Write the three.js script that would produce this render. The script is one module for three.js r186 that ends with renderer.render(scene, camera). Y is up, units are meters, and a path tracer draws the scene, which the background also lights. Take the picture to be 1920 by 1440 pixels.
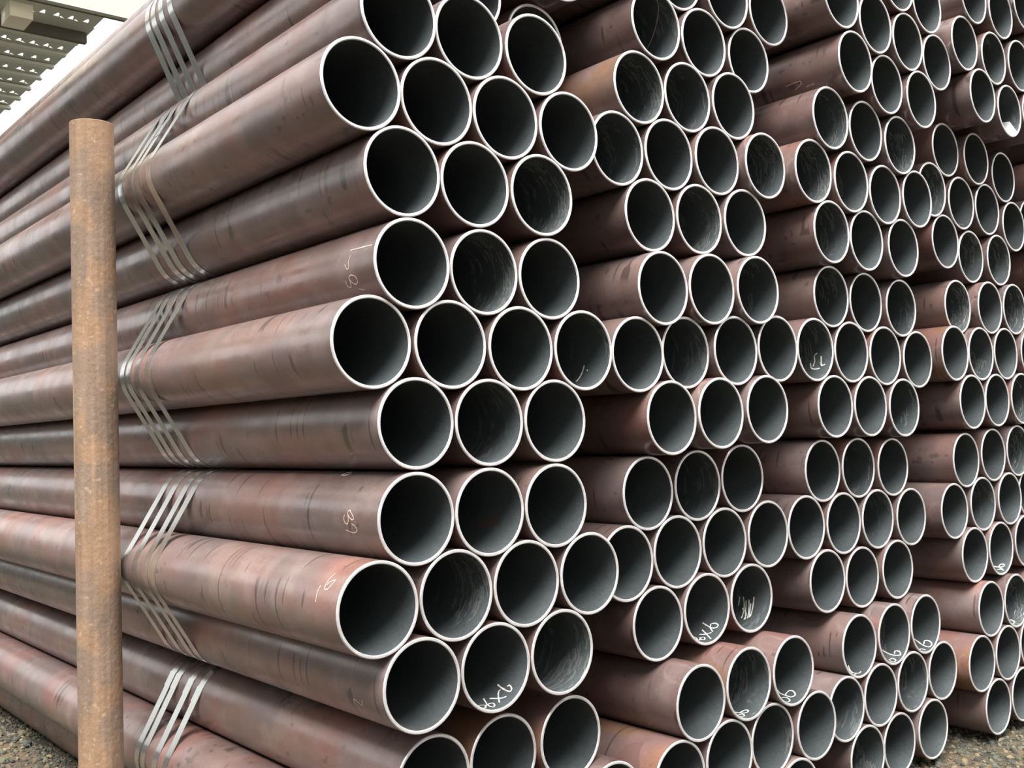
import * as THREE from 'three';
import { mergeGeometries, toCreasedNormals } from 'three/addons/utils/BufferGeometryUtils.js';

// ---------------------------------------------------------------- camera, sky, exposure
const scene = new THREE.Scene();
const camera = new THREE.PerspectiveCamera(41.2026, 4 / 3, 0.05, 300);
camera.position.set(-1.3090, 1.3270, 2.0199);
camera.rotation.set(0.0429480, -0.7051264, -0.0389229, 'YXZ');
camera.updateMatrixWorld(true);
const renderer = new THREE.WebGLRenderer({ antialias: true });
renderer.toneMapping = THREE.LinearToneMapping;
renderer.toneMappingExposure = 1.24;
renderer.shadowMap.enabled = true;
// bright overcast sky, a little brighter towards the zenith
{
  const w = 64, h = 32, d = new Float32Array(w * h * 4);
  for (let j = 0; j < h; j++) for (let i = 0; i < w; i++) {
    const e = Math.max(0, Math.sin(((j + 0.5) / h - 0.5) * Math.PI));
    const L = 1.06 + 0.06 * e, o = (j * w + i) * 4;
    d[o] = L * 0.985; d[o + 1] = L; d[o + 2] = L * 1.0; d[o + 3] = 1;
  }
  const t = new THREE.DataTexture(d, w, h, THREE.RGBAFormat, THREE.FloatType);
  t.mapping = THREE.EquirectangularReflectionMapping; t.magFilter = THREE.LinearFilter; t.needsUpdate = true;
  scene.background = t; scene.environment = t;
}

// the sun behind thin cloud, high on the open side in front of the stack: a wide soft glow
const sun = new THREE.DirectionalLight(0xffffff, 9.0);
sun.position.set(-3.4, 13.0, 2.6); sun.target.position.set(1, 1.2, -1); sun.castShadow = true; sun.shadow.radius = 70;
sun.shadow.mapSize.set(2048, 2048); Object.assign(sun.shadow.camera, { left: -8, right: 8, top: 8, bottom: -8, near: 0.5, far: 30 });
scene.add(sun, sun.target);

// ---------------------------------------------------------------- helpers
function rng(seed) { let a = seed >>> 0; return () => { a = (a + 0x6D2B79F5) >>> 0; let t = a; t = Math.imul(t ^ (t >>> 15), t | 1); t ^= t + Math.imul(t ^ (t >>> 7), t | 61); return ((t ^ (t >>> 14)) >>> 0) / 4294967296; }; }
const clamp = (v, a = 0, b = 1) => Math.min(b, Math.max(a, v)), mix = (a, b, t) => a + (b - a) * t;
const sstep = (a, b, x) => { const t = clamp((x - a) / (b - a)); return t * t * (3 - 2 * t); };
const hash = (i, j, s) => { let h = Math.imul(i, 374761393) ^ Math.imul(j, 668265263) ^ Math.imul(s, 974634777); h = Math.imul(h ^ (h >>> 13), 1274126177); return ((h ^ (h >>> 16)) >>> 0) / 4294967296; };
// value noise that repeats after px, py cells
function noise(x, y, px, py, s) {
  const i = Math.floor(x), j = Math.floor(y), u = x - i, v = y - j, a = u * u * (3 - 2 * u), b = v * v * (3 - 2 * v);
  const m = (n, p) => ((n % p) + p) % p, i0 = m(i, px), i1 = m(i + 1, px), j0 = m(j, py), j1 = m(j + 1, py);
  return mix(mix(hash(i0, j0, s), hash(i1, j0, s), a), mix(hash(i0, j1, s), hash(i1, j1, s), a), b);
}
function fbm(x, y, px, py, s, n = 4) { let r = 0, a = 0.5, k = 1; for (let o = 0; o < n; o++) { r += a * noise(x * k, y * k, px * k, py * k, s + o * 17); a *= 0.5; k *= 2; } return r / (1 - Math.pow(0.5, n)); }
function tex(w, h, fn, srgb = true) {
  const d = new Uint8Array(w * h * 4);
  for (let j = 0; j < h; j++) for (let i = 0; i < w; i++) { const c = fn(i / w, j / h), o = (j * w + i) * 4; for (let k = 0; k < 3; k++) d[o + k] = clamp(c[k], 0, 255); d[o + 3] = 255; }
  const t = new THREE.DataTexture(d, w, h, THREE.RGBAFormat);
  t.wrapS = t.wrapT = THREE.RepeatWrapping; t.magFilter = THREE.LinearFilter; t.minFilter = THREE.LinearMipmapLinearFilter; t.generateMipmaps = true;
  if (srgb) t.colorSpace = THREE.SRGBColorSpace; t.needsUpdate = true; return t;
}
const taken = {};
function numbered(n) { if (!(n in taken)) { taken[n] = 0; return n; } taken[n]++; return n + '_' + String(taken[n]).padStart(3, '0'); }
function mesh(name, g, m, parent) { const o = new THREE.Mesh(g, m); o.name = name; o.castShadow = o.receiveShadow = true; if (parent) parent.add(o); return o; }
function tag(o, label, category, group, kind) { if (label) o.userData.label = label; if (category) o.userData.category = category; if (group) o.userData.group = group; if (kind) o.userData.kind = kind; return o; }
// direction of the sight line through a pixel of the 1920 x 1440 photograph
const FP = 720 / Math.tan(THREE.MathUtils.degToRad(41.2026 / 2));
const sight = (px, py) => new THREE.Vector3((px - 960) / FP, (720 - py) / FP, -1).applyQuaternion(camera.quaternion).normalize();

// ---------------------------------------------------------------- materials
const RO = 0.1094, WALL = 0.0088, RI = RO - WALL, LEN = 9;
const skinMaterials = [];
for (let v = 0; v < 5; v++) {
  const S = 100 + v * 31;
  // mill scale: u runs round the pipe (0.688 m), v along it (2.75 m)
  const shade = [0, 0.02, -0.05, 0.05, -0.02][v], rust = [0.0, 0.05, 0.0, 0.12, 0.55][v];
  const height = (x, y) => fbm(x * 24, y * 90, 24, 90, S + 3, 3);
  const col = tex(512, 1536, (x, y) => {
    const big = fbm(x * 3, y * 10, 3, 10, S, 4), mid = fbm(x * 10, y * 40, 10, 40, S + 1, 3), fine = noise(x * 256, y * 768, 256, 768, S + 2);
    const ring = fbm(x * 2 + 0.35 * y * 0, y * 34 + 0.9 * noise(x * 2, y * 6, 2, 6, S + 5), 2, 34, S + 4, 2);
    const spot = sstep(0.76, 0.83, fbm(x * 26, y * 100, 26, 100, S + 6, 2)) * sstep(0.56, 0.66, big);
    const pale = sstep(0.5, 0.75, mid) * 0.45, grey = sstep(0.45, 0.7, fbm(x * 5, y * 9, 5, 9, S + 11, 3)) * 0.6;
    const scar = sstep(0.82, 0.88, noise(x * 5 + y * 3, y * 240, 5, 240, S + 13)) * sstep(0.5, 0.62, noise(x * 7, y * 10, 7, 10, S + 14));
    let L = 0.97 + shade + (big - 0.5) * 0.12 + (ring - 0.5) * 0.13 + (fine - 0.5) * 0.08 + (mid - 0.5) * 0.08;
    L *= 1 - 0.2 * spot; L *= 1 - 0.3 * scar;
    const red = sstep(0.42, 0.72, fbm(x * 4, y * 12, 4, 12, S + 7, 3));
    let r = 110 + 9 * red, g = 89 - 3 * red, b = 83 - 4 * red;
    r = mix(r, 101, grey); g = mix(g, 90, grey); b = mix(b, 88, grey);
    r = mix(r, 121, pale); g = mix(g, 105, pale); b = mix(b, 100, pale);
    const ru = rust * sstep(0.4, 0.7, fbm(x * 5, y * 16, 5, 16, S + 8, 4));
    r = mix(r, 132, ru); g = mix(g, 94, ru); b = mix(b, 64, ru);
    return [r * L, g * L, b * L];
  });
  const rough = tex(256, 768, (x, y) => {
    const q = fbm(x * 8, y * 26, 8, 26, S + 1, 4), ring = noise(x * 2, y * 46, 2, 46, S + 9);
    const k = 80 + (q - 0.5) * 90 + (ring - 0.5) * 40 + rust * 50; return [255, k, 0];
  }, false);
  const bump = tex(256, 768, (x, y) => { const k = 255 * (0.6 * height(x, y) + 0.4 * noise(x * 3, y * 40, 3, 40, S + 12)); return [k, k, k]; }, false);
  for (const t of [col, rough, bump]) t.repeat.set(1, 1);
  const m = new THREE.MeshPhysicalMaterial({ map: col, roughnessMap: rough, roughness: 1, metalness: 0, bumpMap: bump, bumpScale: 0.0009, clearcoat: 0.55, clearcoatRoughness: 0.27 });   // oiled mill scale
  m.name = 'mill_scale_' + v; skinMaterials.push(m);
}
// bores: dull grey scale, some with bright tool chatter near the mouth (u round, v one metre along)
const boreMaterials = [];
for (let v = 0; v < 4; v++) {
  const S = 900 + v * 13, sc = [0, 0.45, 1, 1][v];
  const chat = (x, y) => {
    const band = sstep(0.45, 0.56, fbm(x * 5, y * 18, 5, 18, S + 1, 3)) * sstep(0.27, 0.06, y);
    const tick = noise(x * 44, y * 240, 44, 240, S + 2) * 0.5 + 0.5 * noise(x * 9, y * 120, 9, 120, S + 3);
    return sc * band * sstep(0.48, 0.72, tick);
  };
  const col = tex(512, 1024, (x, y) => {
    const q = fbm(x * 5, y * 8, 5, 8, S, 4), f = noise(x * 200, y * 200, 200, 200, S + 4), c = chat(x, y);
    const L = 0.86 + (q - 0.5) * 0.3 + (f - 0.5) * 0.14;
    return [mix(75 * L, 185, c * 0.8), mix(80 * L, 185, c * 0.8), mix(80 * L, 180, c * 0.8)];
  });
  const rough = tex(512, 1024, (x, y) => [255, mix(138, 48, chat(x, y)) + 30 * (fbm(x * 9, y * 9, 9, 9, S + 5, 3) - 0.5), 255 * 0.75 * chat(x, y)], false);
  const bump = tex(512, 1024, (x, y) => { const k = 255 * (0.25 * fbm(x * 30, y * 30, 30, 30, S + 6, 2) + 0.7 * chat(x, y)); return [k, k, k]; }, false);
  const m = new THREE.MeshStandardMaterial({ map: col, roughnessMap: rough, metalnessMap: rough, roughness: 1, metalness: 1, bumpMap: bump, bumpScale: 0.0012 });
  m.name = 'bore_scale_' + v; boreMaterials.push(m);
}
const rimMap = tex(512, 32, (x, y) => { const k = 226 + 40 * (fbm(x * 40, y * 3, 40, 3, 71, 3) - 0.5) + 20 * (noise(x * 256, y * 16, 256, 16, 72) - 0.5); return [k, k * 0.985, k * 0.975]; });
const rimMaterial = new THREE.MeshStandardMaterial({ map: rimMap, roughness: 0.42, metalness: 0.6 });
const strapMap = tex(64, 512, (x, y) => { const k = 214 + 22 * (fbm(x * 2, y * 30, 2, 30, 81, 2) - 0.5); return [k, k, k * 0.98]; });
const strapMaterial = new THREE.MeshStandardMaterial({ map: strapMap, roughness: 0.24, metalness: 0.95 });
const chalkMaterial = new THREE.MeshStandardMaterial({ color: 0xd9d7cd, roughness: 0.95 });
const faintChalk = new THREE.MeshStandardMaterial({ color: 0xb89d93, roughness: 0.95 });

// ---------------------------------------------------------------- ground
const GROUND_X = [[-0.6, 0.0], [0.5, -0.002], [1.2, 0.014], [2.1, 0.022], [3.0, 0.028], [5, 0.03]];
function groundBase(x) { for (let i = 1; i < GROUND_X.length; i++) if (x < GROUND_X[i][0]) { const [a, u] = GROUND_X[i - 1], [b, v] = GROUND_X[i]; return mix(u, v, clamp((x - a) / (b - a))); } return 0.03; }
function groundY(x, z) {
  const n = fbm(x * 2.2 + 500, z * 2.2 + 500, 4096, 4096, 5, 4) - 0.5, f = fbm(x * 11 + 500, z * 11 + 500, 8192, 8192, 6, 3) - 0.5;
  const mound = 0.10 * sstep(0.12, -0.12, x) * sstep(-1.6, -2.6, z);          // loose gravel heaped along the side of the stack
  return groundBase(x) - 0.014 + n * 0.05 * sstep(0.05, 0.5, z + 0.2) + mound * (0.75 + 0.7 * n) + f * 0.022;
}
{
  const near = new THREE.PlaneGeometry(11, 11, 220, 220); near.rotateX(-Math.PI / 2); near.translate(1.5, 0, -1.5);
  const p = near.attributes.position, uv = near.attributes.uv;
  for (let i = 0; i < p.count; i++) {
    const x = p.getX(i), z = p.getZ(i), e = Math.max(Math.abs(x - 1.5), Math.abs(z + 1.5));
    p.setY(i, mix(groundY(x, z), -0.03, sstep(4.6, 5.4, e))); uv.setXY(i, x / 4, z / 4);
  }
  near.computeVertexNormals();
  const far = new THREE.RingGeometry(0.01, 90, 48, 1); far.rotateX(-Math.PI / 2); far.translate(1.5, -0.07, -1.5);
  { const q = far.attributes.position, u = far.attributes.uv; for (let i = 0; i < q.count; i++) u.setXY(i, q.getX(i) / 4, q.getZ(i) / 4); }
  const soil = tex(1024, 1024, (x, y) => {
    const tan = sstep(0.47, 0.64, fbm(x * 5, y * 5, 5, 5, 41, 4)), f = fbm(x * 60, y * 60, 60, 60, 42, 3), d = noise(x * 300, y * 300, 300, 300, 43), moss = sstep(0.5, 0.7, fbm(x * 7, y * 7, 7, 7, 44, 3));
    const L = 0.34 + 0.36 * (f - 0.15) + 0.2 * (d - 0.5);
    let r = mix(98, 158, tan), g = mix(95, 130, tan), b = mix(80, 92, tan);
    r = mix(r, 92, moss * 0.4); g = mix(g, 100, moss * 0.4); b = mix(b, 74, moss * 0.4);
    return [r * L, g * L, b * L];
  });
  const bump = tex(512, 512, (x, y) => { const k = 255 * fbm(x * 60, y * 60, 60, 60, 45, 4); return [k, k, k]; }, false);
  const m = new THREE.MeshStandardMaterial({ map: soil, roughness: 0.95, bumpMap: bump, bumpScale: 0.012 });
  const floor = mesh('floor', mergeGeometries([near.toNonIndexed(), far.toNonIndexed()]), m, scene);
  tag(floor, 'bare gravelly soil ground under and around the pipe stack', 'ground', null, 'structure');
  // loose stones and clods
  const r = rng(77), shapes = [];
  for (let k = 0; k < 5; k++) {
    const g = new THREE.IcosahedronGeometry(1, 1), q = g.attributes.position;
    for (let i = 0; i < q.count; i++) { const X = q.getX(i), Y = q.getY(i), Z = q.getZ(i), s = 0.72 + 0.5 * noise(X * 1.7 + 9, Y * 1.7 + Z * 1.3 + 9, 64, 64, 300 + k); q.setXYZ(i, X * s * 1.2, Y * s * 0.72, Z * s); }
    g.computeVertexNormals(); shapes.push(g);
  }
  const stoneMats = [0x55513f, 0x655d4a, 0x434239, 0x746648, 0x4d5245].map((c) => new THREE.MeshStandardMaterial({ color: c, roughness: 0.92 }));
  const zones = [[2.0, 3.6, -0.35, 0.55, 0.62], [-0.35, 0.12, -3.7, -2.0, 0.38]];
  for (let i = 0; i < 240; i++) {
    const zn = zones[r() < zones[0][4] ? 0 : 1], x = mix(zn[0], zn[1], r()), z = mix(zn[2], zn[3], r()), s = 0.008 + 0.014 * r() * r();
    const o = mesh('stone', shapes[Math.floor(r() * 5)], stoneMats[Math.floor(r() * 5)], floor);
    o.position.set(x, groundY(x, z) + s * 0.2, z); o.scale.setScalar(s); o.rotation.set(r() * 0.8, r() * 6.28, r() * 0.8);
  }
  const gravel = new THREE.InstancedMesh(shapes[0], new THREE.MeshStandardMaterial({ color: 0xffffff, roughness: 0.95 }), 11000);
  const M = new THREE.Matrix4(), Q = new THREE.Quaternion(), E = new THREE.Euler(), C = new THREE.Color();
  const pal = [[0.13, 0.12, 0.09], [0.2, 0.17, 0.11], [0.09, 0.09, 0.075], [0.27, 0.21, 0.12], [0.12, 0.13, 0.09]];
  for (let i = 0; i < 11000; i++) {
    const zn = r() < 0.68 ? [1.9, 4.0, -0.5, 0.6] : [-0.5, 0.15, -4.2, -1.8], x = mix(zn[0], zn[1], r()), z = mix(zn[2], zn[3], r()), s = 0.003 + 0.010 * r() * r();
    E.set(r() * 6, r() * 6, r() * 6); Q.setFromEuler(E); M.compose(new THREE.Vector3(x, groundY(x, z) + s * 0.2, z), Q, new THREE.Vector3(s, s, s)); gravel.setMatrixAt(i, M);
    const c = pal[Math.floor(r() * 5)], L = 0.34 + 0.36 * r(); gravel.setColorAt(i, C.setRGB(c[0] * L, c[1] * L, c[2] * L));
  }
  gravel.name = 'gravel'; gravel.castShadow = gravel.receiveShadow = true; scene.add(gravel);
  tag(gravel, 'loose grit and small gravel strewn over the soil', 'gravel', null, 'stuff');
}

// ---------------------------------------------------------------- added unseen walls: they shape the pipe highlights and darken the undersides
{
  const m = new THREE.MeshStandardMaterial({ color: 0x6a6e6a, roughness: 0.8 });
  const ribbed = (len) => { const s = new THREE.Shape(); s.moveTo(0, 0); for (let x = 0; x < len; x += 0.4) { s.lineTo(x, 0.05); s.lineTo(x + 0.2, 0.05); s.lineTo(x + 0.24, 0.09); s.lineTo(x + 0.36, 0.09); } s.lineTo(len, 0); return s; };
  const wall = (name, len, high, label) => { const g = new THREE.ExtrudeGeometry(ribbed(len), { depth: high, bevelEnabled: false }); g.rotateX(-Math.PI / 2); const o = mesh(name, g, m, scene); tag(o, label, 'wall', null, 'structure'); return o; };
  wall('added_wall_back', 44, 4.6, 'added unseen grey ribbed wall far behind, bounding the highlight band on the pipes').position.set(-22, -0.08, -30);
  const w = wall('added_wall_left', 44, 3.6, 'added unseen grey ribbed wall on the left, shading the pipe undersides'); w.rotation.y = Math.PI / 2; w.position.set(-8.5, -0.08, 14);
}

// ---------------------------------------------------------------- shed roof behind the stack
{
  const roof = new THREE.Group(); roof.name = 'ceiling'; scene.add(roof);
  tag(roof, 'underside of grey sheet metal shed roof beyond the stack', 'roof', null, 'structure');
  const sheet = new THREE.MeshStandardMaterial({ color: 0xd3d9cd, roughness: 0.6 });
  const sheetPale = new THREE.MeshStandardMaterial({ color: 0xe6e8dd, roughness: 0.6 });
  const dark = new THREE.MeshStandardMaterial({ color: 0x5d5a4d, roughness: 0.7 });
  const cream = new THREE.MeshPhysicalMaterial({ color: 0xf3f0e2, roughness: 0.95, transmission: 0.6, thickness: 0 });
  const paint = new THREE.MeshPhysicalMaterial({ color: 0xf4efe0, roughness: 0.9, transmission: 0.5, thickness: 0 });
  const H = 8, X0 = -9, X1 = 4.2;
  const rr = rng(31);
  // stepped roof sheets, daylight showing through the ribs at each lap
  for (let k = 0; k < 9; k++) {
    const z1 = -13.86 - k * 0.685, w = 0.69, x1 = X1 - 0.05 + 0.1 * rr();
    const s = new THREE.Shape([[X0, 0], [x1, 0], [x1, w], [X0, w]].map(([a, b]) => new THREE.Vector2(a, b)));
    if (k !== 1) for (let x = x1 - 0.18; x > 0.5; x -= 0.218) {
      const j = 0.02 * (rr() - 0.5), d = 0.36;
      s.holes.push(new THREE.Path([[x - 0.045 + j, d + 0.14], [x + 0.04 + j, d + 0.15], [x + 0.02 + j, d + 0.03], [x - 0.01 + j, d]].map(([a, b]) => new THREE.Vector2(a, b))));
      if (rr() < 0.7) s.holes.push(new THREE.Path([[x + 0.05, d + 0.16], [x + 0.13, d + 0.18], [x + 0.06, d + 0.11]].map(([a, b]) => new THREE.Vector2(a, b))));
    }
    const g = new THREE.ExtrudeGeometry(s, { depth: 0.008, bevelEnabled: false }); g.rotateX(-Math.PI / 2);
    const o = mesh('roof_sheet', g, sheet, roof); o.position.set(0, H + 0.02 + (k % 2) * 0.009, z1);
  }
  for (let k = 1; k < 9; k++) {
    const big = k === 1;
    const g = new THREE.BoxGeometry(X1 - X0, big ? 0.16 : 0.05, big ? 0.1 : 0.14);
    const o = mesh('purlin', g, big ? dark : sheetPale, roof); o.position.set((X0 + X1) / 2, H - (big ? 0.065 : 0.01), -13.86 - k * 0.685 - (big ? 0.3 : 0.0));
  }
  // cream fascia of translucent panels along the front of the roof
  for (let k = 0; k < 5; k++) { const o = mesh('skylight_panel', new THREE.BoxGeometry(2.38, 0.02, 1.35), cream, roof); o.position.set(-3.45 + k * 2.4 - 1.0, H + 0.03, -13.12); }
  const lip = mesh('fascia_beam', new THREE.BoxGeometry(16, 0.05, 0.06), dark, roof); lip.position.set(0.2, H - 0.02, -13.84);
  const br = mesh('bracket', new THREE.BoxGeometry(0.32, 0.22, 0.5), paint, roof); br.position.set(3.0, H - 0.16, -14.25);
}

// ---------------------------------------------------------------- pipes
// end centres in millimetres, bundle after bundle: rows of three, four and three pipes from the top
const ENDS = [
  [223.6, 2917.0, -65], [443.0, 2911.2, -60], [660.6, 2880.4, -64], [79.0, 2730.9, -61], [297.5, 2710.4, -65], [516.9, 2704.6, -59], [734.1, 2673.6, -83], [170.5, 2531.5, -69], [402.3, 2517.5, -100], [688.9, 2458.9, -159],
  [74.1, 2329.3, 33], [293.5, 2324.4, 26], [514.3, 2322.4, 34], [-40.6, 2137.4, 36], [178.9, 2135.6, 32], [398.2, 2131.5, 34], [617.6, 2128.8, 40], [67.6, 1946.5, 35], [287.0, 1942.4, 36], [506.4, 1939.6, 43],
  [78.7, 1725.1, 46], [306.0, 1721.6, 35], [526.1, 1718.9, 38], [-34.0, 1536.9, 33], [189.4, 1535.6, 39], [413.7, 1530.4, 41], [637.4, 1529.7, 42], [78.4, 1346.3, 40], [299.8, 1342.9, 41], [525.0, 1341.3, 39],
  [64.5, 1123.8, 48], [283.9, 1121.8, 50], [507.4, 1120.3, 49], [-54.3, 931.9, 56], [173.1, 932.3, 48], [394.4, 932.2, 50], [618.1, 930.8, 50], [56.9, 742.7, 59], [285.0, 741.3, 49], [504.4, 742.3, 53],
  [127.4, 492.1, -10], [346.8, 494.6, -11], [566.2, 499.8, 5], [18.0, 299.8, 5], [237.5, 302.2, 15], [457.0, 304.9, 7], [676.4, 309.8, 47], [130.4, 109.5, 6], [349.8, 112.9, 15], [569.2, 116.3, 5],
  [1043.9, 2935.8, 30], [1263.0, 2919.6, 42], [1483.3, 2903.7, 31], [945.7, 2739.5, 33], [1164.6, 2723.4, -6], [1385.0, 2707.6, 14], [1623.6, 2705.6, 5], [1020.3, 2526.2, 21], [1261.2, 2526.4, 8], [1504.2, 2521.5, -0],
  [940.0, 2319.7, 14], [1159.6, 2329.4, 15], [1379.0, 2338.7, 23], [839.1, 2123.0, 10], [1058.2, 2134.8, 16], [1277.4, 2144.2, 26], [1496.6, 2153.4, 51], [958.9, 1939.1, 18], [1178.1, 1948.5, 24], [1397.7, 1957.5, 33],
  [960.9, 1717.5, 54], [1181.8, 1726.9, 57], [1401.1, 1735.9, 67], [858.9, 1523.2, 37], [1079.4, 1532.8, 28], [1299.2, 1541.5, 46], [1521.0, 1552.1, 47], [977.4, 1338.5, 51], [1196.8, 1347.4, 58], [1424.0, 1355.1, 65],
  [941.7, 1119.8, -23], [1165.9, 1128.0, -21], [1385.1, 1136.9, -17], [839.6, 925.6, -22], [1060.7, 935.4, -22], [1281.3, 941.3, -18], [1500.6, 947.1, -12], [955.9, 738.0, -19], [1176.1, 748.8, -15], [1397.8, 752.3, -13],
  [1008.4, 516.0, 85], [1227.4, 529.4, 90], [1454.1, 527.5, 92], [909.1, 320.3, 79], [1129.8, 332.2, 82], [1349.2, 334.8, 77], [1571.7, 331.0, 88], [1019.5, 130.6, 88], [1238.7, 139.5, 88], [1458.1, 143.2, 88],
  [2013.1, 2947.9, 134], [2240.5, 2923.9, 151], [2457.3, 2889.8, 147], [1864.1, 2777.9, 139], [2078.8, 2732.6, 141], [2297.2, 2711.9, 145], [2514.4, 2677.9, 145], [1937.2, 2564.9, 137], [2158.0, 2528.0, 129], [2376.4, 2507.3, 145],
  [1818.0, 2353.5, 101], [2037.1, 2342.2, 104], [2255.6, 2321.5, 114], [1718.1, 2158.1, 87], [1937.2, 2146.8, 96], [2155.6, 2126.2, 100], [2374.9, 2134.0, 107], [1808.7, 1958.1, 88], [2028.5, 1947.3, 90], [2272.0, 1940.2, 96],
  [1865.9, 1744.0, 37], [2089.6, 1734.3, 38], [2312.4, 1722.3, 52], [1751.2, 1554.6, 38], [1970.5, 1549.9, 41], [2190.8, 1539.6, 46], [2415.7, 1528.6, 52], [1849.4, 1357.9, 42], [2072.5, 1354.8, 45], [2294.1, 1346.0, 53],
  [1837.3, 1135.0, -14], [2057.5, 1133.5, -8], [2279.7, 1124.6, 2], [1722.3, 948.1, -14], [1943.1, 942.8, -8], [2162.5, 939.0, -3], [2381.7, 929.2, 9], [1823.3, 753.3, -8], [2042.7, 740.3, -6], [2262.1, 743.4, 9],
  [1900.1, 525.1, 55], [2121.4, 531.8, 61], [2340.8, 534.9, 65], [1793.3, 332.5, 60], [2012.7, 336.8, 60], [2232.0, 341.9, 62], [2451.5, 342.9, 64], [1907.5, 144.2, 60], [2126.9, 140.5, 56], [2346.2, 147.3, 69],
  [2787.1, 2992.7, 178], [3005.9, 2975.7, 187], [3211.2, 3053.2, 202], [2706.4, 2788.6, 168], [2924.8, 2767.8, 183], [3144.0, 2777.9, 193], [3340.4, 2875.9, 221], [2798.5, 2588.4, 186], [3039.4, 2567.5, 185], [3258.0, 2587.0, 192],
  [2713.3, 2383.8, 62], [2932.5, 2373.4, 83], [3189.6, 2330.5, 78], [2584.4, 2206.2, 62], [2816.3, 2176.9, 65], [3035.7, 2174.1, 70], [3262.6, 2121.4, 79], [2676.5, 2007.0, 58], [2891.4, 1962.7, 57], [3110.9, 1962.9, 73],
  [2741.3, 1746.0, 62], [2960.7, 1749.4, 92], [3181.3, 1752.2, 96], [2635.9, 1553.6, 92], [2855.3, 1554.9, 92], [3074.7, 1558.9, 95], [3294.1, 1562.4, 110], [2749.2, 1359.7, 97], [2968.6, 1363.9, 96], [3188.0, 1368.0, 104],
  [2725.2, 1128.0, 68], [2947.2, 1138.7, 76], [3168.4, 1146.4, 81], [2612.9, 933.6, 65], [2844.7, 944.0, 70], [3064.1, 949.7, 81], [3283.4, 957.9, 70], [2733.5, 750.3, 78], [2952.9, 753.0, 83], [3180.5, 762.3, 88],
  [2779.1, 533.4, 109], [2998.5, 536.1, 112], [3217.8, 543.8, 118], [2673.0, 336.4, 110], [2892.3, 342.1, 114], [3111.7, 348.1, 115], [3331.0, 355.6, 118], [2785.9, 148.2, 112], [3006.7, 154.8, 116], [3226.1, 160.5, 121],
  [3622.7, 2956.2, 216], [3844.1, 2961.9, 214], [4063.6, 2962.1, 214], [3528.2, 2758.2, 212], [3747.5, 2764.9, 219], [3966.9, 2765.1, 210], [4186.4, 2763.2, 220], [3636.2, 2567.1, 220], [3855.5, 2573.9, 210], [4075.0, 2574.1, 219],
  [3587.6, 2350.9, 60], [3810.5, 2356.8, 72], [4030.4, 2357.0, 59], [3481.0, 2159.1, 59], [3701.4, 2163.3, 72], [3920.9, 2166.8, 60], [4142.7, 2168.5, 71], [3594.1, 1971.0, 64], [3813.5, 1974.7, 68], [4032.9, 1978.1, 62],
  [3626.4, 1745.0, 89], [3845.8, 1748.6, 98], [4065.2, 1752.1, 91], [3519.8, 1551.2, 94], [3739.3, 1554.8, 94], [3958.7, 1558.3, 95], [4178.1, 1561.8, 92], [3632.6, 1361.0, 87], [3852.0, 1364.5, 100], [4071.4, 1368.0, 88],
  [3613.0, 1129.4, 78], [3832.3, 1137.6, 71], [4051.6, 1145.8, 80], [3510.1, 935.3, 81], [3729.9, 943.2, 69], [3949.2, 949.9, 82], [4168.5, 958.0, 69], [3626.8, 749.5, 73], [3846.2, 756.1, 76], [4065.5, 762.7, 75],
  [3657.9, 530.0, 122], [3877.3, 536.7, 109], [4096.6, 543.2, 121], [3552.3, 337.7, 119], [3771.9, 342.5, 112], [3991.2, 349.2, 118], [4210.6, 354.6, 114], [3666.5, 149.7, 120], [3885.8, 154.8, 109], [4105.2, 160.0, 121],
];
// pipe wall between two radii, u round, v in metres along the pipe
function tubeGeometry(r, z0, z1, inward, vScale, vOff, n = 80) {
  const P = [], N = [], U = [], I = [];
  for (let k = 0; k < 2; k++) for (let i = 0; i <= n; i++) {
    const a = i / n * 2 * Math.PI, c = Math.cos(a), s = Math.sin(a), z = k ? z1 : z0;
    P.push(r * c, r * s, z); N.push(inward ? -c : c, inward ? -s : s, 0); U.push(i / n, (z0 - z) * vScale + vOff);
  }
  for (let i = 0; i < n; i++) { const a = i, b = i + 1, c = n + 1 + i, d = c + 1; if (inward) I.push(a, b, c, b, d, c); else I.push(a, c, b, b, c, d); }
  const g = new THREE.BufferGeometry(); g.setAttribute('position', new THREE.Float32BufferAttribute(P, 3)); g.setAttribute('normal', new THREE.Float32BufferAttribute(N, 3)); g.setAttribute('uv', new THREE.Float32BufferAttribute(U, 2)); g.setIndex(I); return g;
}
const outerGeometries = [0, 0.31, 0.67].map((o) => tubeGeometry(RO, -0.0025, -LEN, false, 1 / 2.75, o));
const boreGeometry = tubeGeometry(RI, -0.0024, -LEN, true, 1, 0);
const endGeometry = (() => {
  const g = new THREE.LatheGeometry([[RI, -0.0026], [RI + 0.002, 0], [RO - 0.0022, 0], [RO, -0.0028]].map(([a, b]) => new THREE.Vector2(a, b)), 80);
  g.rotateX(Math.PI / 2); return toCreasedNormals(g, 0.4);
})();

const ROWS = [['top', 0], ['top', 1], ['top', 2], ['middle', 0], ['middle', 1], ['middle', 2], ['middle', 3], ['bottom', 0], ['bottom', 1], ['bottom', 2]];
const ORD = ['first', 'second', 'third', 'fourth', 'fifth'];
const key = (c, l, r, i) => ((c - 1) * 5 + l) * 10 + { t: 0, m: 3, b: 7 }[r] + i;
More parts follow.
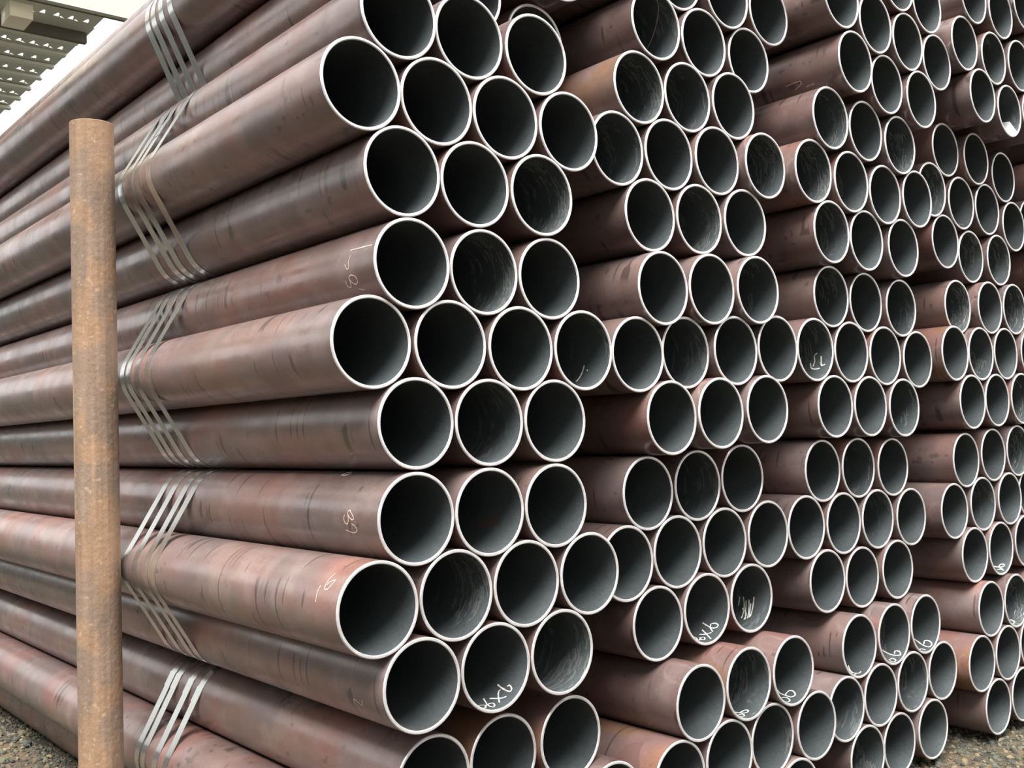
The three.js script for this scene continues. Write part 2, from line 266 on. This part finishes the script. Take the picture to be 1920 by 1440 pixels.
// bores with bright tool chatter, and pipes with more rust on the outside
const CHATTER = { 2: ['12t1', '13m1', '11b2', '21t0', '21m3', '22t2', '31m0', '31m1', '32t0', '34t1', '34b0', '41m1', '42t0', '42m1', '40m1', '41b1', '31t2', '44t1'],
  3: ['13b2', '21t1', '21m0', '21b1', '31t0', '31b0', '32m0', '32b2', '33t1', '34m2', '41m0', '41b2', '42t2', '24t1', '42b2', '43t2'], 1: ['12b1', '22m1', '23t1', '23b2', '40b1', '20b0', '12m3', '32t2', '33m2', '34m0', '43m1', '24m2'] };
const RUSTY = ['21t0', '14t1', '24m0', '42m0', '14t2', '23m3', '24t1', '44m0'];
const parse = (s) => key(+s[0], +s[1], s[2], +s[3]);
const bore = {}, rusty = new Set(RUSTY.map(parse));
for (const v in CHATTER) for (const s of CHATTER[v]) bore[parse(s)] = +v;
const NOTE = {};
for (const [ids, s] of [['13b1', 'pipe chalked 9X90 inside,'], ['23b1', 'pipe chalked 9X98 inside,'], ['24t2 34t2', 'pipe chalked 90 inside,'], ['24t1', 'scratched pipe chalked 90 inside,'], ['34t1', 'scratched pipe with chalk scrawl,'], ['13t0 12t0', 'pipe chalked 8 outside,'],
  ['40b1', 'pipe with white patch inside,'], ['32m0 34t0', 'pipe with chalk hook inside,'], ['43b1 44t1', 'pipe with chalk loop inside,'], ['13b0', 'pipe chalked N outside,'], ['13m0', 'pipe chalked 16 outside,'], ['23b2', 'pipe with chalk rubbing inside,'], ['30b0', 'pipe chalked 7 outside,'], ['24m0', 'rusty pipe with dark stain,']])
  for (const id of ids.split(' ')) NOTE[parse(id)] = s;

const pipes = [], rp = rng(2024);
ENDS.forEach(([x, y, z], n) => {
  const b = Math.floor(n / 10), col = Math.floor(b / 5), lev = b % 5, [row, i] = ROWS[n % 10];
  const o = new THREE.Group(); o.name = numbered('steel_pipe'); scene.add(o);
  o.position.set(x / 1000, y / 1000, z / 1000); o.rotation.z = rp() * 6.283;
  const skin = rusty.has(n) ? 4 : Math.floor(rp() * 4);
  mesh('outer_wall', outerGeometries[Math.floor(rp() * 3)], skinMaterials[skin], o);
  mesh('bore', boreGeometry, boreMaterials[bore[n] ?? 0], o);
  mesh('end_face', endGeometry, rimMaterial, o);
  const what = NOTE[n] ?? (rusty.has(n) ? 'rusty brown steel pipe,' : bore[n] ? 'brown pipe with scratched bore,' : 'plain brown steel pipe,');
  tag(o, `${what} ${ORD[i]} in ${row} row, ${ORD[4 - lev]} bundle up, ${ORD[col]} column from post`, 'pipe', 'steel pipes stacked in strapped bundles');
  pipes.push(o);
});

// ---------------------------------------------------------------- chalk writing: strokes along a pipe's wall
// where a sight line meets the outer wall or the bore of a pipe: [angle, z]
function wallPoint(n, px, py, inside) {
  const [X, Y] = ENDS[n], d = sight(px, py), o = camera.position, R = inside ? RI - 0.0005 : RO + 0.0005;
  const ox = o.x - X / 1000, oy = o.y - Y / 1000, a = d.x * d.x + d.y * d.y, h = ox * d.x + oy * d.y, c = ox * ox + oy * oy - R * R, q = h * h - a * c;
  if (q < 0) return null;
  const t = (-h + (inside ? 1 : -1) * Math.sqrt(q)) / a;
  return [Math.atan2(oy + t * d.y, ox + t * d.x), o.z + t * d.z - ENDS[n][2] / 1000];
}
function ribbon(pts, R, w) {                      // pts: [angle, z] on a cylinder of radius R
  const c = new THREE.CatmullRomCurve3(pts.map(([a, z]) => new THREE.Vector3(a * R, z, 0))), m = Math.max(6, pts.length * 5), q = c.getPoints(m), P = [], I = [];
  q.forEach((p, k) => {
    const t = q[Math.min(m, k + 1)].clone().sub(q[Math.max(0, k - 1)]).normalize(), hw = w / 2 * (0.75 + 0.5 * hash(k, m, 3));
    for (const s of [-1, 1]) { const a = (p.x - s * t.y * hw) / R, z = p.y + s * t.x * hw; P.push(R * Math.cos(a), R * Math.sin(a), z); }
    if (k) { const b = k * 2; I.push(b - 2, b - 1, b, b - 1, b + 1, b); }
  });
  const g = new THREE.BufferGeometry(); g.setAttribute('position', new THREE.Float32BufferAttribute(P, 3)); g.setIndex(I); g.computeVertexNormals(); return g.toNonIndexed();
}
function chalk(id, inside, strokes, label, w = 0.004, m = chalkMaterial) {
  const n = parse(id), o = pipes[n], R = inside ? RI - 0.0005 : RO + 0.0005, gs = [];
  for (const s of strokes) {
    const p = s.map(([x, y]) => wallPoint(n, x, y, inside)).filter((v) => v && v[1] < -0.0035);
    for (let k = 1; k < p.length; k++) { while (p[k][0] - p[k - 1][0] > Math.PI) p[k][0] -= 2 * Math.PI; while (p[k][0] - p[k - 1][0] < -Math.PI) p[k][0] += 2 * Math.PI; }
    if (p.length > 1) gs.push(ribbon(p.map(([a, z]) => [a - o.rotation.z, z]), R, w));
  }
  if (gs.length) mesh('chalk_mark', mergeGeometries(gs), m, o).userData.label = label;
}
const at = (x0, y0, k, list) => list.map((s) => s.map(([x, y]) => [x0 + x * k, y0 + y * k]));
// zoomed readings: origin and scale of the zoom, then stroke points in it
chalk('13b1', true, at(880, 1240, 120 / 1728, [[[760, 625], [880, 720], [1030, 800], [1100, 810], [1140, 760], [1120, 680], [1070, 645], [1020, 680]], [[845, 765], [800, 800], [780, 900], [790, 1010], [815, 1110]], [[545, 1000], [780, 1000], [900, 985], [1000, 945]],
  [[380, 1000], [430, 1080], [480, 1160], [560, 1215], [640, 1235], [680, 1180], [640, 1130], [560, 1135], [480, 1180]], [[480, 1180], [400, 1180], [300, 1185], [190, 1205]], [[440, 1190], [440, 1240], [370, 1260], [290, 1255], [240, 1240]]]), 'white chalk 9X90', 0.0036);
chalk('23b1', true, at(1260, 1100, 280 / 1613, [[[330, 390], [380, 420], [430, 445], [480, 440], [498, 415], [465, 395], [420, 405], [415, 440], [440, 485]], [[325, 465], [370, 510], [420, 562]], [[295, 515], [360, 512], [425, 495]],
  [[300, 545], [325, 575], [352, 570], [345, 545], [315, 550], [290, 580]], [[225, 540], [265, 555], [270, 580], [245, 585], [240, 560]]]), 'white chalk 9X98', 0.0036);
chalk('24t2', true, at(1260, 1100, 280 / 1613, [[[1120, 1090], [1160, 1145], [1215, 1170], [1290, 1190], [1330, 1170], [1310, 1130], [1270, 1122], [1235, 1150], [1225, 1175]], [[1175, 1200], [1220, 1195], [1270, 1220], [1250, 1245], [1200, 1238], [1180, 1215]]]), 'white chalk 90', 0.0042);
chalk('24t1', true, at(1260, 1100, 280 / 1613, [[[680, 1352], [720, 1362], [780, 1335], [822, 1335], [810, 1358], [760, 1365], [720, 1362]], [[705, 1388], [760, 1375], [780, 1395], [750, 1412], [720, 1400]]]), 'white chalk 90', 0.0042);
chalk('34t1', true, at(1500, 1125, 0.21875, [[[705, 428], [740, 450], [800, 472], [860, 470], [850, 440], [815, 438], [810, 460]], [[760, 515], [790, 500], [820, 515], [800, 530], [770, 520]]]), 'white chalk scrawl', 0.0042);
chalk('34t2', true, at(1500, 1125, 0.21875, [[[965, 325], [1010, 355], [1060, 390], [1110, 400], [1130, 375], [1100, 348], [1068, 350], [1060, 380]], [[1010, 430], [1040, 418], [1075, 428], [1050, 440], [1015, 436]]]), 'white chalk 90', 0.0042);
chalk('34t0', true, at(1500, 1125, 0.21875, [[[415, 560], [425, 595], [460, 625], [510, 625], [520, 612]], [[465, 640], [480, 632]]]), 'white chalk hook', 0.0042);
chalk('32m0', true, at(1500, 580, 0.21875, [[[90, 460], [95, 500], [125, 512], [170, 505]], [[150, 375], [125, 395], [125, 450], [110, 490]], [[180, 400], [185, 480], [215, 470]]]), 'white chalk hook', 0.0042);
chalk('43b1', true, at(1500, 820, 0.21875, [[[1660, 1105], [1700, 1112], [1745, 1105], [1750, 1090], [1720, 1088], [1705, 1108], [1735, 1130]], [[1690, 1135], [1720, 1130], [1745, 1140]]]), 'white chalk loop', 0.005);
chalk('44t1', true, at(1500, 1125, 0.21875, [[[1775, 190], [1805, 170], [1838, 188], [1815, 205], [1790, 195]]]), 'white chalk loop', 0.005);
chalk('23b2', true, at(1260, 1100, 280 / 1613, [[[730, 110], [725, 160], [715, 200]], [[770, 110], [780, 200], [750, 340]], [[800, 150], [795, 260], [790, 350]], [[830, 140], [830, 250], [815, 340]], [[885, 110], [875, 200], [845, 320]], [[760, 230], [800, 290], [780, 355]], [[850, 180], [840, 270], [835, 330]]]), 'grey chalk rubbing', 0.0042);
chalk('13t0', false, at(560, 860, 200 / 1920, [[[920, 930], [960, 1000], [990, 1080], [960, 1100], [910, 1050], [880, 985], [905, 930], [940, 940]], [[880, 985], [895, 1080], [880, 1170], [840, 1160], [812, 1080], [825, 1010]], [[955, 1175], [1010, 1215], [1050, 1280], [1020, 1330], [950, 1325], [850, 1280]]]), 'pale chalk 8 and hook', 0.003, faintChalk);
chalk('13t0', false, at(560, 860, 200 / 1920, [[[770, 300], [850, 260], [965, 240]], [[800, 305], [880, 285], [950, 262]]]), 'white chalk dash', 0.0042);
chalk('12t0', false, at(500, 380, 220 / 1920, [[[1385, 1185], [1450, 1210], [1490, 1290], [1460, 1335], [1390, 1300], [1345, 1230], [1370, 1190], [1400, 1185]], [[1345, 1230], [1375, 1320], [1380, 1380], [1330, 1370], [1290, 1280]], [[1380, 860], [1340, 960], [1345, 1060], [1320, 1090], [1275, 1010]], [[1510, 1405], [1560, 1420], [1615, 1422]], [[1370, 780], [1560, 730], [1720, 690]]]), 'pale chalk 8 and strokes', 0.003, faintChalk);
chalk('12b0', false, at(600, 700, 520 / 1920, [[[190, 575], [225, 595], [250, 580], [235, 555], [205, 558]]]), 'pale chalk ring', 0.0025, faintChalk);
chalk('13m0', false, at(560, 1060, 200 / 1920, [[[660, 140], [560, 240], [490, 340], [470, 430], [530, 420], [610, 330], [660, 270], [560, 300], [500, 360]], [[400, 360], [340, 480], [305, 660]]]), 'pale chalk 16', 0.003, faintChalk);
chalk('13b0', false, at(620, 1240, 200 / 1920, [[[455, 800], [430, 740], [415, 680], [480, 720], [555, 790], [570, 740], [560, 690]]]), 'pale chalk N', 0.003, faintChalk);
chalk('30b0', false, at(1440, 120, 160 / 1920, [[[395, 510], [540, 450], [720, 390], [750, 440], [690, 510], [610, 580]], [[860, 520], [960, 470], [1030, 440], [1010, 480]], [[1300, 550], [1330, 450]]]), 'pale chalk 7', 0.0035, faintChalk);
chalk('20b0', true, at(1080, 0, 0.21875, [[[695, 0], [707, 70], [690, 200], [655, 320], [610, 415]]]), 'pale line drawn for an edge shadow', 0.003, faintChalk);  // thin edge shadow in the bore, drawn as a pale stroke
chalk('12m3', true, at(1080, 580, 0.21875, [[[70, 480], [55, 535], [30, 585], [0, 620]], [[93, 520], [100, 524]]]), 'white scratch', 0.005);
// stains: patches that hug the wall, outlined in photo pixels
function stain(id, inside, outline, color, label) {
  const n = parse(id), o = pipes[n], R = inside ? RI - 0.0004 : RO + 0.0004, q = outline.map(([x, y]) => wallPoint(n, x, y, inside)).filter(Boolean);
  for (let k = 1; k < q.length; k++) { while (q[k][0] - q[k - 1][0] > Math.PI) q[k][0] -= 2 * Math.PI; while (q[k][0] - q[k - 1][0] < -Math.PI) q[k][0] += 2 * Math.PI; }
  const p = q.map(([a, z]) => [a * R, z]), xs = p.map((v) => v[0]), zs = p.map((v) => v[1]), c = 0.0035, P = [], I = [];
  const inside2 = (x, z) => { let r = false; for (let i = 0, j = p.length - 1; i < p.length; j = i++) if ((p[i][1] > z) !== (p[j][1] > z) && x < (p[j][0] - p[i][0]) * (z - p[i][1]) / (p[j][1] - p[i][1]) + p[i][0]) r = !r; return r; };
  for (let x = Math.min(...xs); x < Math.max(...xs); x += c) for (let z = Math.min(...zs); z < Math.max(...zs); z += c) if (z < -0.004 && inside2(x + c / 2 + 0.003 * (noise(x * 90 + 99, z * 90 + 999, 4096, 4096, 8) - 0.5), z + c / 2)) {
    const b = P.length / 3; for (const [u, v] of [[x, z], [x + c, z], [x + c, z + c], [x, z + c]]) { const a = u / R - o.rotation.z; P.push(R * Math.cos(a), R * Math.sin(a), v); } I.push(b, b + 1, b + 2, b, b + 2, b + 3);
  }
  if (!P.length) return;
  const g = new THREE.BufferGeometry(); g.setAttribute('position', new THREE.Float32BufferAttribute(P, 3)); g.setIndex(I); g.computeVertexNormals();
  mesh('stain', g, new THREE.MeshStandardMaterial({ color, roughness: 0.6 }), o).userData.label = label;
}
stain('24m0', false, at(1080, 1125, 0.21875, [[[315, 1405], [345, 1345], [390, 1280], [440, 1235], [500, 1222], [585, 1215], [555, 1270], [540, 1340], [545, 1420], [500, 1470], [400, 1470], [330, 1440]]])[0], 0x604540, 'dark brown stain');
stain('13t1', true, at(600, 700, 520 / 1920, [[[1090, 1050], [1130, 1020], [1190, 990], [1240, 955], [1235, 1000], [1215, 1040], [1160, 1070], [1110, 1075]]])[0], 0x57443d, 'faint brown rust patch');

// white patch in the mouth of one bore
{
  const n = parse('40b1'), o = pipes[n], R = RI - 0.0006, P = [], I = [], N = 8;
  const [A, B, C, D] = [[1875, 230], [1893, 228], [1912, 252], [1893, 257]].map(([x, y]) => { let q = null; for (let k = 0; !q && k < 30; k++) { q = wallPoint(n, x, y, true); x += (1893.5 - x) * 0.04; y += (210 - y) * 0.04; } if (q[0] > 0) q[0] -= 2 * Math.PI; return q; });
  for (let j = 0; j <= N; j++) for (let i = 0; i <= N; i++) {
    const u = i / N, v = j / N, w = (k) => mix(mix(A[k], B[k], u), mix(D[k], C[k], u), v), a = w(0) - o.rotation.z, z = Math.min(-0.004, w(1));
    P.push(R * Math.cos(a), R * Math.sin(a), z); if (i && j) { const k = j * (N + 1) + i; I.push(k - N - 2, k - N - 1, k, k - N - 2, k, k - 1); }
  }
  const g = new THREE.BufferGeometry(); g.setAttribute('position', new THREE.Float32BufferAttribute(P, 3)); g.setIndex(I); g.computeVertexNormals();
  mesh('white_patch', g, new THREE.MeshStandardMaterial({ color: 0xf6f6f0, roughness: 0.8 }), o).userData.label = 'white patch';
}

// ---------------------------------------------------------------- steel straps round the bundles beside the post
function hullOf(bundle, grow) {
  const pts = [];
  for (let k = 0; k < 10; k++) { const [x, y] = ENDS[bundle * 10 + k]; for (let i = 0; i < 96; i++) { const a = i / 96 * 2 * Math.PI; pts.push([x / 1000 + (RO + grow) * Math.cos(a), y / 1000 + (RO + grow) * Math.sin(a)]); } }
  pts.sort((a, b) => a[0] - b[0] || a[1] - b[1]);
  const cr = (o, a, b) => (a[0] - o[0]) * (b[1] - o[1]) - (a[1] - o[1]) * (b[0] - o[0]), half = (l) => { const h = []; for (const p of l) { while (h.length > 1 && cr(h[h.length - 2], h[h.length - 1], p) <= 1e-12) h.pop(); h.push(p); } h.pop(); return h; };
  const h = [...half(pts), ...half(pts.slice().reverse())], out = [];
  h.forEach((p, i) => { const q = h[(i + 1) % h.length], L = Math.hypot(q[0] - p[0], q[1] - p[1]), m = Math.max(1, Math.round(L / 0.012)); for (let k = 0; k < m; k++) out.push([mix(p[0], q[0], k / m), mix(p[1], q[1], k / m)]); });
  // a span that would run through a pipe of the neighbouring bundles is pressed against that pipe instead
  const others = ENDS.filter((e, i) => Math.floor(i / 10) !== bundle);
  for (let pass = 0; pass < 4; pass++) for (const p of out) for (const [x, y] of others) { const dx = p[0] - x / 1000, dy = p[1] - y / 1000, d = Math.hypot(dx, dy), m = RO + 0.0021; if (d < m) { p[0] += dx / d * (m - d); p[1] += dy / d * (m - d); } }
  return out;
}
const STRAPS = [[-1.284, -1.226, -1.16, -1.095], [-1.227, -1.141, -1.085, -0.987], [-1.274, -1.209, -1.145, -1.052], [-1.227, -1.143, -1.062, -0.992], [-1.363, -1.304, -1.214, -1.13]];
const rs = rng(55);
STRAPS.forEach((zs, lev) => zs.forEach((z0, si) => {
  const grow = 0.0007, th = 0.0009, w = 0.036, h = hullOf(lev, grow), n = h.length, P = [], U = [], I = [];
  const cx = h.reduce((s, p) => s + p[0], 0) / n, cy = h.reduce((s, p) => s + p[1], 0) / n, tilt = (rs() - 0.5) * 0.03, ph = rs() * 6.28;
  let run = 0;
  for (let k = 0; k <= n; k++) {
    const p = h[k % n], a = h[(k - 1 + n) % n], b = h[(k + 1) % n], tx = b[0] - a[0], ty = b[1] - a[1], L = Math.hypot(tx, ty), nx = ty / L, ny = -tx / L;
    if (k) run += Math.hypot(p[0] - h[k - 1][0], p[1] - h[k - 1][1]);
    const ang = Math.atan2(p[1] - cy, p[0] - cx), z = z0 + 0.006 * Math.sin(ang + ph) + tilt * (p[1] - cy);
    for (const [o, s, u] of [[0, -1, 0], [th, -1, 0.03], [th, 1, 0.97], [0, 1, 1]]) { P.push(p[0] + nx * o, p[1] + ny * o, z + s * w / 2); U.push(u, run / 1.2); }
    if (k) { const c = k * 4, d = c - 4; for (const [i, j] of [[0, 1], [1, 2], [2, 3], [3, 0]]) I.push(d + i, d + j, c + i, d + j, c + j, c + i); }
  }
  let g = new THREE.BufferGeometry(); g.setAttribute('position', new THREE.Float32BufferAttribute(P, 3)); g.setAttribute('uv', new THREE.Float32BufferAttribute(U, 2)); g.setIndex(I); g = toCreasedNormals(g.toNonIndexed(), 0.7);
  const o = new THREE.Group(); o.name = numbered('steel_strap'); scene.add(o); mesh('band', g, strapMaterial, o);
  tag(o, `shiny steel strap around ${ORD[4 - lev]} bundle up, first column from post, ${ORD[3 - si]} from pipe ends`, 'strap', 'steel straps round the bundles beside the post');
  // crimped seal on the slanting span above the widest row
  const [mx, my] = ENDS[lev * 10 + 3], [tx, ty] = ENDS[lev * 10], f = [0.5, 0.6, 0.45, 0.7, 0.93][lev] + 0.05 * (rs() - 0.5), dx = tx - mx, dy = ty - my, D = Math.hypot(dx, dy), ux = dx / D, uy = dy / D;
  if ((lev === 4) || (lev === 2 && si === 1) || (lev === 1 && si === 2)) {
    const q = mesh('seal', new THREE.BoxGeometry(0.05, 0.0028, w * 1.12), strapMaterial, o), px = mix(mx, tx, f) / 1000 - uy * (RO + 0.0015), py = mix(my, ty, f) / 1000 + ux * (RO + 0.0015);
    let best = h[0]; for (const p of h) if (Math.hypot(p[0] - px, p[1] - py) < Math.hypot(best[0] - px, best[1] - py)) best = p;
    q.position.set(best[0] - uy * 0.001, best[1] + ux * 0.001, z0 + 0.006 * Math.sin(Math.atan2(best[1] - cy, best[0] - cx) + ph) + tilt * (best[1] - cy)); q.rotation.z = Math.atan2(uy, ux);
  }
}));

// ---------------------------------------------------------------- rusty post holding the stack
{
  const R = 0.0657, TOP = 2.335, o = new THREE.Group(); o.name = 'steel_post'; scene.add(o);
  tag(o, 'upright rusty orange-brown steel tube post standing against the pipe stack', 'post');
  const m = new THREE.MeshStandardMaterial({ map: tex(512, 1536, (x, y) => {
    const a = fbm(x * 5, y * 8, 5, 8, 601, 4), st = fbm(x * 26, y * 4, 26, 4, 602, 3), f = noise(x * 220, y * 600, 220, 600, 603), sp = sstep(0.78, 0.84, fbm(x * 30, y * 80, 30, 80, 604, 2)), or = sstep(0.45, 0.65, fbm(x * 6, y * 14, 6, 14, 605, 4));
    const L = 0.97 + (a - 0.5) * 0.24 + (st - 0.5) * 0.22 + (f - 0.5) * 0.14;
    let r = mix(132, 146, or), g = mix(110, 116, or), b = mix(92, 90, or); r = mix(r * L, 176, sp * 0.5); g = mix(g * L, 150, sp * 0.5); b = mix(b * L, 120, sp * 0.5); return [r, g, b];
  }), roughness: 0.85, bumpMap: tex(256, 768, (x, y) => { const k = 255 * fbm(x * 30, y * 90, 30, 90, 606, 3); return [k, k, k]; }, false), bumpScale: 0.0012 });
  const g = new THREE.LatheGeometry([[R - 0.006, TOP - 0.2], [R - 0.006, TOP - 0.001], [R - 0.0045, TOP], [R - 0.0012, TOP], [R, TOP - 0.0015], [R, 1.2], [R, -0.25]].map(([a, b]) => new THREE.Vector2(a, b)), 64);
  { const u = g.attributes.uv, p = g.attributes.position; for (let i = 0; i < u.count; i++) u.setY(i, p.getY(i) / 1.3); }
  mesh('tube', toCreasedNormals(g, 0.6), m, o);
  o.position.set(-0.2312, 0, -1.284); o.rotation.x = 0.018;
}

scene.traverse((o) => { if (o.isMesh) o.castShadow = o.receiveShadow = true; });
renderer.render(scene, camera);
